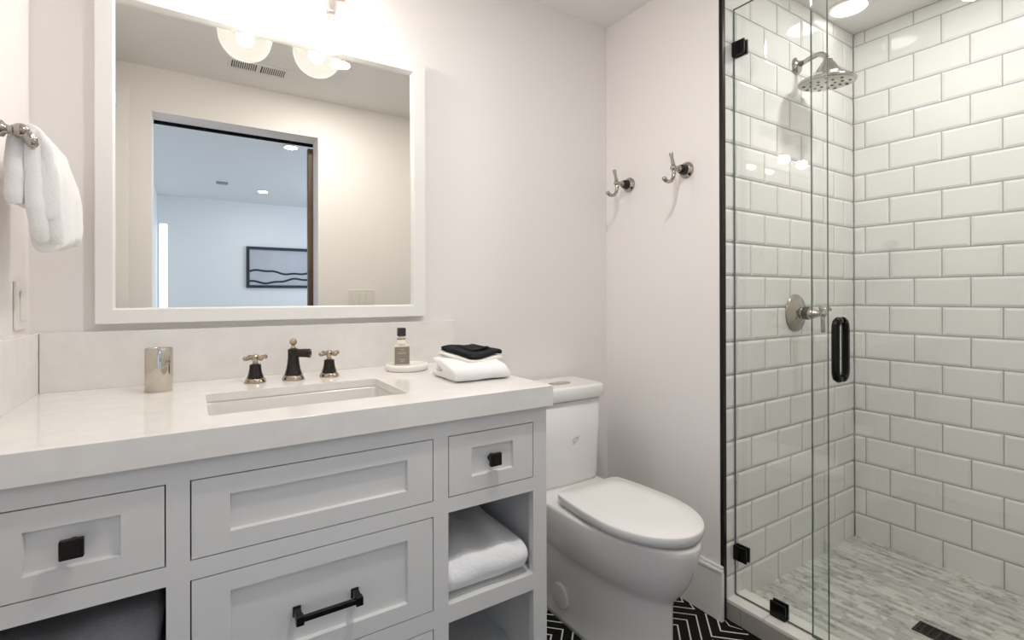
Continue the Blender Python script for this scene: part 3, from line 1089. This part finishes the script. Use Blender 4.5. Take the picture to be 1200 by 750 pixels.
# small moulded emblem on the tank
m = MB()
ex, ez, ey = 1.500, 0.592, -0.2085
ring = [(ex + 0.011 * math.cos(a), ey, ez + 0.0078 * math.sin(a) + 0.002 * math.cos(a)) for a in [2 * PI * k / 20 for k in range(21)]]
m.tube(ring, 0.0016, n=8)
m.tube([(ex - 0.001, ey, ez - 0.008), (ex - 0.003, ey, ez - 0.012), (ex - 0.008, ey, ez - 0.015), (ex - 0.013, ey, ez - 0.013)], 0.0013, n=8)
m.tube([(ex + 0.011, ey, ez + 0.006), (ex + 0.014, ey, ez + 0.010), (ex + 0.018, ey, ez + 0.010)], 0.0010, n=8)
m.build('emblem', MT['emblem'], tl)

# ================================================================== ROBE HOOKS
def robe_hook(y, z, label):
    t = thing('robe_hook', label, 'hook', (H, y, z), 'robe hooks on the wall over the toilet')
    ax = (-1, 0, 0)
    o = (H, y, z)
    MB().lathe([(0.0, 0.0), (0.0305, 0.0), (0.0305, 0.003), (0.029, 0.006), (0.026, 0.008), (0.024, 0.012), (0.020, 0.015), (0.0, 0.015)], o, ax, cap=False).build('base', MT['nickel'], t)
    MB().lathe([(0.0, 0.014), (0.020, 0.014), (0.019, 0.022), (0.0165, 0.034), (0.013, 0.040), (0.0, 0.040)], o, ax, cap=False).build('collar', MT['bronze'], t)
    m = MB()
    m.lathe([(0.0, 0.040), (0.0125, 0.040), (0.0125, 0.046), (0.008, 0.050), (0.0065, 0.058), (0.0065, 0.066)], o, ax, cap=False)
    xh = H - 0.0735
    m.sphere((xh, y, z - 0.001), 0.0115)
    m.tube([(xh, y, z), (xh - 0.002, y, z + 0.015), (xh - 0.008, y, z + 0.034), (xh - 0.012, y, z + 0.048), (xh - 0.013, y, z + 0.052)], [0.0075, 0.0065, 0.0058, 0.0078, 0.0065], n=16)
    m.tube([(xh, y, z), (xh + 0.003, y, z - 0.018), (xh - 0.001, y, z - 0.036), (xh - 0.012, y, z - 0.050), (xh - 0.027, y, z - 0.055), (xh - 0.040, y, z - 0.052), (xh - 0.050, y, z - 0.045), (xh - 0.053, y, z - 0.042)], [0.008, 0.0075, 0.0068, 0.0065, 0.0065, 0.0072, 0.0085, 0.006], n=16)
    m.build('hook', MT['nickel'], t)
    return t


h1 = robe_hook(-0.420, 1.5795, 'nickel double robe hook nearer the black edge of the shower tile')
copy_tree(h1, (0, 0.285, -0.0005), 'nickel double robe hook nearer the corner of the room, above the toilet')

# ================================================================== LEFT WALL: towel arm, towel, switch
AY, AZ = -0.372, 1.4185
t = thing('towel_arm', 'nickel and bronze towel arm with turned knob on the left wall', 'towel holder', (0, AY, AZ))
ax = (1, 0, 0)
MB().lathe([(0.0, 0.0), (0.030, 0.0), (0.030, 0.003), (0.028, 0.006), (0.024, 0.010), (0.020, 0.014), (0.0, 0.014)], (0, AY, AZ), ax, cap=False).build('base', MT['nickel'], t)
MB().lathe([(0.0, 0.013), (0.018, 0.013), (0.0165, 0.024), (0.014, 0.036), (0.0, 0.036)], (0, AY, AZ), ax, cap=False).build('collar', MT['bronze'], t)
m = MB()
m.lathe([(0.0, 0.035), (0.0145, 0.035), (0.0145, 0.041), (0.0085, 0.045), (0.007, 0.051), (0.0095, 0.053), (0.0095, 0.056), (0.007, 0.058), (0.007, 0.063)], (0, AY, AZ), ax, cap=False)
m.sphere((0.064, AY, AZ), 0.0135)
m.tube([(0.066, AY, AZ), (0.072, AY, AZ - 0.006), (0.0775, AY, AZ - 0.014), (0.080, AY, AZ - 0.023), (0.0805, AY, AZ - 0.027)], [0.009, 0.0098, 0.010, 0.009, 0.005], n=16)
m.tube([(0.066, AY, AZ - 0.003), (0.067, AY + 0.05, AZ - 0.003), (0.067, AY + 0.16, AZ - 0.003), (0.067, AY + 0.222, AZ - 0.003), (0.067, AY + 0.226, AZ - 0.003)], [0.007, 0.007, 0.007, 0.008, 0.005], n=16)
m.build('arm', MT['nickel'], t)


def hand_towel():
    """doubled towel hanging over the arm: a short flat fall by the wall, a long bunched fall on the room side"""
    m = MB()
    y0, y1, nu = AY + 0.0165, AY + 0.232, 54
    th = 0.019
    xb, zb, rb = 0.067, AZ - 0.003, 0.0165
    rings = []
    for k in range(nu + 1):
        f = k / nu
        y = y0 + (y1 - y0) * f
        hem_b = 1.288 + 0.006 * math.sin(f * 5)
        hem_f = 1.268 - 0.060 * min(1, f / 0.30) ** 0.8 + 0.026 * max(0, f - 0.3) / 0.7 + 0.005 * math.sin(f * 17)
        P = []
        for i in range(15):             # wall side, bottom -> top
            g = i / 14
            z = hem_b + (zb - hem_b) * g
            P.append((xb - rb + 0.004 * (1 - g) + 0.004 * (1 - g) * math.sin(f * 13), z, 1 - g, 0.85 * (1 - g)))
        for i in range(1, 8):           # over the arm
            a = PI - PI * i / 8
            P.append((xb + rb * math.cos(a), zb + rb * math.sin(a) * 0.95, 0, 0))
        for i in range(23):             # room side, top -> bottom
            g = i / 22
            z = zb + (hem_f - zb) * g
            bulge = (0.001 + 0.006 * min(1, f / 0.35)) * math.sin(min(1, g * 1.5) * PI / 2) + 0.003 * g
            amp = 0.0120 * min(1, g * 2.2) * (1 - 0.35 * max(0, g - 0.8) / 0.2)
            fold = amp * math.sin(f * 15.0 - 0.7 + 1.3 * g) + amp * 0.45 * math.sin(f * 31 + 2 * g)
            gather = (0.5 - f) * 0.0
            P.append((xb + rb + bulge + fold * 0.8, z, 0, g))
        n = len(P)
        L = []
        for i in range(n):
            a, b = P[max(i - 1, 0)], P[min(i + 1, n - 1)]
            tt = Vector((b[0] - a[0], b[1] - a[1])).normalized()
            L.append((Vector(P[i][:2]), Vector((-tt.y, tt.x)), P[i][3]))
        e = min(f, 1 - f) * (y1 - y0)
        hh = th / 2 * math.sqrt(max(0.03, 1 - max(0, 1 - e / 0.011) ** 2))
        ring = []
        for sg, seq in ((1, L), (-1, L[::-1])):
            for i, (p, nn, g) in enumerate(seq):
                en = min(i, n - 1 - i)
                hx = hh * (0.55 if en == 0 else 0.85 if en == 1 else 1.0) * (1 + 0.98 * min(1, 2.6 * g))
                q = p + nn * hx * sg
                q3 = Vector((q.x, y + 0.010 * g * math.sin(f * 9 + 1) * min(1, f * 6), q.y))
                d = noise.noise(q3 * 34 + Vector((sg, 0, 0))) * 0.0028
                ring.append(Vector((max(0.003, q3.x + nn.x * sg * d), q3.y, q3.z + nn.y * sg * d)))
        rings.append(ring)
    m.loft(rings)
    # the rolled edges facing the room: two long folds on the front fall, one on the wall side
    for pts, rr in (
            ([(0.073, -0.351, 1.428), (0.076, -0.3525, 1.40), (0.077, -0.354, 1.34), (0.079, -0.352, 1.285), (0.083, -0.345, 1.248), (0.090, -0.332, 1.224)], [0.009, 0.0118, 0.0128, 0.0135, 0.0145, 0.009]),
            ([(0.079, -0.347, 1.432), (0.091, -0.345, 1.40), (0.098, -0.340, 1.34), (0.102, -0.336, 1.28), (0.105, -0.330, 1.24), (0.104, -0.324, 1.219)], [0.008, 0.0115, 0.0135, 0.0140, 0.0135, 0.009]),
            ([(0.060, -0.349, 1.425), (0.055, -0.352, 1.39), (0.053, -0.353, 1.345), (0.052, -0.352, 1.305), (0.052, -0.351, 1.287)], [0.008, 0.0115, 0.0140, 0.0150, 0.011])):
        D, Rr = [], []
        for i in range(len(pts) - 1):
            for k in range(5):
                f = k / 5
                p = Vector(pts[i]).lerp(Vector(pts[i + 1]), f)
                p += Vector((noise.noise(p * 40), noise.noise(p * 40 + Vector((7, 0, 0))), 0)) * 0.002
                D.append(p)
                Rr.append((rr[i] + (rr[i + 1] - rr[i]) * f) * (1 + 0.10 * noise.noise(p * 55)))
        D.append(Vector(pts[-1])); Rr.append(rr[-1])
        m.tube(D, Rr, n=22)
    return m


tag(sub(hand_towel().build('hand_towel', MT['towel']), 1), 'white hand towel hanging over the metal arm on the left wall', 'towel')


sw = thing('light_switch', 'single white light switch on the left wall above the side splash', 'light switch', (0, -0.093, 1.045))
bx(0.0003, 0.0065, -0.131, -0.055, 1.045, 1.153, bev=0.002).build('wall_plate', MT['plate'], sw)
bx(0.006, 0.0105, -0.110, -0.076, 1.066, 1.132, bev=0.0015, rot=Matrix.Rotation(math.radians(2), 3, 'Y'), piv=(0.008, -0.093, 1.1)).build('rocker', MT['plate'], sw)
sw = thing('light_switch', 'triple white light switch plate by the doorway, seen in the mirror', 'light switch', (1.21, YO, 1.045))
bx(1.128, 1.292, YO + 0.0003, YO + 0.0065, 1.045, 1.158, bev=0.002).build('wall_plate', MT['plate'], sw)
for k in range(3):
    xc = 1.164 + k * 0.046
    bx(xc - 0.0165, xc + 0.0165, YO + 0.006, YO + 0.0105, 1.066, 1.136, bev=0.0015, rot=Matrix.Rotation(math.radians(2), 3, 'X'), piv=(xc, YO + 0.008, 1.1)).build('rocker', MT['plate'], sw)

# ceiling register seen in the mirror
vt = thing('ceiling_vent', 'long white ceiling air register with dark slots, seen in the mirror', 'vent', (0.607, -1.258, ZC))
vx0, vx1, vy0, vy1 = 0.470, 0.745, -1.318, -1.198
m = MB()
zv = ZC - 0.006
m.box(vx0, vx1, vy0, vy0 + 0.016, zv, ZC - 0.0003, bev=0.002)
m.box(vx0, vx1, vy1 - 0.016, vy1, zv, ZC - 0.0003, bev=0.002)
m.box(vx0, vx0 + 0.016, vy0 + 0.016, vy1 - 0.016, zv, ZC - 0.0003, bev=0.001)
m.box(vx1 - 0.016, vx1, vy0 + 0.016, vy1 - 0.016, zv, ZC - 0.0003, bev=0.001)
m.box((vx0 + vx1) / 2 - 0.01, (vx0 + vx1) / 2 + 0.01, vy0 + 0.016, vy1 - 0.016, zv, ZC - 0.0003, bev=0.001)
m.build('frame', MT['vent'], vt)
bx(vx0 + 0.014, vx1 - 0.014, vy0 + 0.014, vy1 - 0.014, ZC - 0.0015, ZC - 0.0004).build('dark_duct', MT['ventgap'], vt)
m = MB()
x = vx0 + 0.022
while x < vx1 - 0.02:
    if abs(x - (vx0 + vx1) / 2) > 0.014:
        m.box(x, x + 0.0045, vy0 + 0.016, vy1 - 0.016, zv + 0.0005, ZC - 0.0012)
    x += 0.0095
m.build('slats', MT['vent'], vt)

# ================================================================== SLIDING DOOR, BEDROOM THINGS
sd = thing('sliding_door', 'brown wooden sliding door on a black rail by the doorway, seen in the mirror', 'door', (1.35, -1.715, 0))
m = MB()
lx0, lx1, ly0, ly1 = 0.926, 1.82, -1.735, -1.695
n = 6
for k in range(n):
    a = lx0 + (lx1 - lx0) * k / n
    b_ = lx0 + (lx1 - lx0) * (k + 1) / n
    m.box(a, b_ - 0.001, ly0, ly1, 0.012, 2.04, bev=0.002)
m.build('leaf', MT['wood'], sd)
bx(0.06, 1.9, -1.722, -1.712, 2.055, 2.095, bev=0.001).build('rail', MT['black'], sd)
m = MB()
for x in (1.08, 1.68):
    m.box(x - 0.02, x + 0.02, -1.738, -1.7355, 1.86, 2.10)
    m.lathe([(0.0, 0), (0.03, 0), (0.03, 0.012), (0.0, 0.012)], (x, -1.712, 2.11), (0, -1, 0), cap=False, n=24)
m.build('hanger', MT['black'], sd)

pc = thing('framed_picture', 'dark framed print of wavy mountain lines on the bedroom wall, seen in the mirror', 'picture', (1.5, BY, 1.23))
px0, px1, pz0, pz1 = 0.905, 2.15, 1.232, 1.775
m = MB()
fw = 0.036
m.box(px0, px1, BY + 0.001, BY + 0.03, pz0, pz0 + fw)
m.box(px0, px1, BY + 0.001, BY + 0.03, pz1 - fw, pz1)
m.box(px0, px0 + fw, BY + 0.001, BY + 0.03, pz0 + fw, pz1 - fw)
m.box(px1 - fw, px1, BY + 0.001, BY + 0.03, pz0 + fw, pz1 - fw)
m.build('frame', MT['artline'], pc)
art = bx(px0 + fw, px1 - fw, BY + 0.002, BY + 0.012, pz0 + fw, pz1 - fw).build('print', MT['artpaper'], pc)
for zc_, am, ph in ((1.435, 0.028, 0.4), (1.325, 0.03, 2.4)):
    m = MB()
    pts = []
    for k in range(61):
        f = k / 60
        xx = px0 + fw + 0.004 + (px1 - px0 - 2 * fw - 0.008) * f
        pts.append((xx, BY + 0.0125, zc_ + am * 0.6 * math.sin(f * 11 + ph) + am * 0.5 * math.sin(f * 5.1 + ph * 2) + am * 0.25 * math.sin(f * 31)))
    m.tube(pts, 0.0125, n=8)
    m.build('ridge_line', MT['artline'], art)
m = MB()
m.box(0.53, 0.64, -4.66, -4.56, ZCB - 0.012, ZCB - 0.0005, bev=0.003)
tag(m.build('smoke_detector', mat('detector_grey', (0.24, 0.27, 0.32, 1), 0.5)), 'small grey square fitting on the bedroom ceiling, seen in the mirror', 'detector')

# ================================================================== SHOWER FITTINGS
SHX = 2.339
t = thing('rain_shower', 'nickel bell shaped rain shower head on a curved wall arm', 'shower head', (SHX, E, 2.027))
MB().lathe([(0.0, 0.0), (0.033, 0.0), (0.033, 0.003), (0.030, 0.008), (0.022, 0.013), (0.014, 0.017), (0.0, 0.018)], (SHX, E, 2.027), (0, -1, 0), cap=False).build('flange', MT['nickel'], t)
m = MB()
hy, hz = -0.678, 1.924
arm_pts = [(SHX, E - 0.012, 2.027), (SHX, E - 0.05, 2.036), (SHX, E - 0.080, 2.040), (SHX, E - 0.098, 2.036), (SHX, E - 0.109, 2.024), (SHX, E - 0.112, 2.008), (SHX, E - 0.1124, 1.996)]
m.tube(arm_pts, 0.0095, n=18)
m.build('arm', MT['nickel'], t)
axh = Vector((-0.045, -0.07, 1)).normalized()    # head tilted a little towards the bather
oh = Vector((SHX, hy, hz))
m = MB()
m.lathe([(0.0, 0.084), (0.013, 0.084), (0.016, 0.081), (0.016, 0.074), (0.022, 0.070), (0.029, 0.058), (0.040, 0.042), (0.055, 0.027), (0.075, 0.014), (0.092, 0.007), (0.0965, 0.003), (0.0965, -0.003), (0.094, -0.006), (0.0, -0.006)], oh, axh, cap=False, n=56)
hd = m.build('bell', MT['nickel'], t)
m = MB()
m.lathe([(0.0, -0.0062), (0.090, -0.0062), (0.090, -0.0082), (0.0, -0.0095)], oh, axh, cap=False, n=56)
fc = m.build('spray_face', MT['headface'], t)
u = axh.orthogonal().normalized(); w_ = axh.cross(u)
for rr, k_ in ((0.028, 5), (0.052, 7), (0.075, 9)):
    for k in range(k_):
        a = 2 * PI * k / k_ + rr * 9
        p = oh + (u * math.cos(a) + w_ * math.sin(a)) * rr
        MB().lathe([(0.0, -0.0088), (0.0056, -0.0088), (0.0048, -0.0118), (0.0, -0.0118)], p, axh, cap=False, n=12).build('nozzle', MT['black'], fc)

t = thing('shower_valve', 'nickel round shower valve with lever handle on the tiled wall', 'shower valve', (2.327, E, 1.0475))
VO, VAx = (2.327, E, 1.0475), (0, -1, 0)
MB().lathe([(0.0, 0.0), (0.074, 0.0), (0.074, 0.003), (0.071, 0.006), (0.066, 0.007), (0.062, 0.010), (0.050, 0.012), (0.046, 0.016), (0.036, 0.019), (0.030, 0.024), (0.0, 0.024)], VO, VAx, cap=False, n=64).build('plate', MT['nickel'], t)
m = MB()
m.lathe([(0.0, 0.023), (0.0235, 0.023), (0.0235, 0.034), (0.0, 0.034)], VO, VAx, cap=False)
m.lathe([(0.0, 0.052), (0.0235, 0.052), (0.0235, 0.058), (0.0205, 0.068), (0.014, 0.082), (0.011, 0.094), (0.011, 0.108), (0.0, 0.112)], VO, VAx, cap=False)
m.build('stem', MT['nickel'], t)
MB().lathe([(0.0, 0.034), (0.0245, 0.034), (0.0245, 0.052), (0.0, 0.052)], VO, VAx, cap=False).build('black_ring', MT['bronze'], t)
m = MB()
yv = E - 0.102
cz = 1.0475
m.tube([(2.327, yv, cz + 0.004), (2.327, yv, cz - 0.03), (2.327, yv, cz - 0.062), (2.327, yv, cz - 0.072)], [0.0075, 0.0065, 0.0085, 0.006], n=16)
m.tube([(2.327, yv, cz + 0.002), (2.342, yv - 0.002, cz + 0.016), (2.360, yv - 0.004, cz + 0.020), (2.374, yv - 0.004, cz + 0.014)], [0.0075, 0.007, 0.008, 0.006], n=16)
m.tube([(2.327, yv, cz), (2.314, yv, cz + 0.016), (2.306, yv, cz + 0.026)], [0.0075, 0.007, 0.006], n=16)
m.sphere((2.327, yv, cz), 0.0135)
m.build('lever', MT['nickel'], t)


# ---------------------------------------------------------------- glass
def glass_slab(x0, x1, y0, y1, z0, z1):
    """pane whose broad sides face x; the thin edges get the dark green edge glass"""
    m = MB()
    b = bmesh.new()
    bmesh.ops.create_cube(b, size=1)
    for v in b.verts:
        v.co = Vector(((x0 + x1) / 2 + v.co.x * (x1 - x0), (y0 + y1) / 2 + v.co.y * (y1 - y0), (z0 + z1) / 2 + v.co.z * (z1 - z0)))
    b.normal_update()
    for f in b.faces:
        f.material_index = 0 if abs(f.normal.x) > 0.9 else 1
    m.merge(b, None)
    return m


XG = 1.919
GT = 0.0095
gp = thing('glass_panel', 'fixed clear glass shower panel clamped to the tile and curb', 'shower screen', (XG, E - 0.002, 0.0705))
glass_slab(XG, XG + GT, -0.8685, E - 0.002, 0.0725, 2.121).build('pane', [MT['glass'], MT['glassedge']], gp)


def clamp(y0, y1, z0, z1):
    m = MB()
    m.box(XG - 0.009, XG - 0.0002, y0, y1, z0, z1, bev=0.0015)
    m.box(XG + GT + 0.0002, XG + GT + 0.009, y0, y1, z0, z1, bev=0.0015)
    return m.build('clamp', MT['black'], gp)


clamp(-0.612, E - 0.001, 1.951, 2.001)
clamp(-0.614, E - 0.001, 0.197, 0.247)
clamp(-0.745, -0.695, 0.0712, 0.120)
gp.rotation_euler = (0, 0, 0.016)

# door, set just outside the fixed pane
sdoor = thing('shower_door', 'frameless clear glass shower door with black pull handle', 'shower door', (XG + GT, -1.50, 0.08))
XD = XG - 0.0125
glass_slab(XD, XD + GT, -1.500, -0.832, 0.080, 2.121).build('pane', [MT['glass'], MT['glassedge']], sdoor)
# D handle pair
m = MB()
hy_ = -0.911


def dpull(m, x_face, sgn):
    xb = x_face + sgn * 0.0255
    za, zb = 0.8655, 1.0535
    r = 0.0108
    pts = [(x_face + sgn * 0.0005, hy_, zb - 0.010), (x_face + sgn * 0.010, hy_, zb - 0.0095), (x_face + sgn * 0.0195, hy_, zb - 0.014), (xb - sgn * 0.001, hy_, zb - 0.026), (xb, hy_, zb - 0.04)]
    pts2 = [(x, y, za + zb - z) for x, y, z in pts[::-1]]
    m.tube(pts + [(xb, hy_, (za + zb) / 2)] + pts2, r, n=18)


dpull(m, XD, -1)
dpull(m, XD + GT, 1)
m.build('pull_handle', MT['black'], sdoor)
for zz in (0.35, 1.85):
    m = MB()
    m.box(XD - 0.008, XD - 0.0002, -1.5315, -1.45, zz - 0.045, zz + 0.045, bev=0.0015)
    m.box(XD + GT + 0.0002, XD + GT + 0.008, -1.5315, -1.45, zz - 0.045, zz + 0.045, bev=0.0015)
    m.build('hinge', MT['black'], sdoor)
bpy.context.view_layer.update()
sdoor.rotation_euler = (0, 0, 0.004)

# drain
dr = thing('shower_drain', 'square dark metal drain grate in the shower floor', 'drain', (2.343, -1.012, 0.039))
dx0, dx1, dy0, dy1 = 2.273, 2.343, -1.075, -0.957
m = MB()
zt_ = 0.0425
m.box(dx0, dx1, dy1 - 0.008, dy1, 0.0391, zt_)
m.box(dx0, dx1, dy0, dy0 + 0.008, 0.0391, zt_)
m.box(dx0, dx0 + 0.008, dy0 + 0.008, dy1 - 0.008, 0.0391, zt_)
m.box(dx1 - 0.008, dx1, dy0 + 0.008, dy1 - 0.008, 0.0391, zt_)
m.build('rim', MT['drain'], dr)
bx(dx0 + 0.007, dx1 - 0.007, dy0 + 0.007, dy1 - 0.007, 0.0391, 0.0397).build('dark_well', MT['ventgap'], dr)
m = MB()
for k in range(5):
    yy = dy0 + 0.018 + k * 0.0205
    m.box(dx0 + 0.008, dx1 - 0.008, yy - 0.0025, yy + 0.0025, 0.0398, zt_ - 0.0006)
for k in range(3):
    xx = dx0 + 0.0195 + k * 0.0155
    m.box(xx - 0.002, xx + 0.002, dy0 + 0.008, dy1 - 0.008, 0.0398, zt_ - 0.0007)
m.build('grate', MT['drain'], dr)
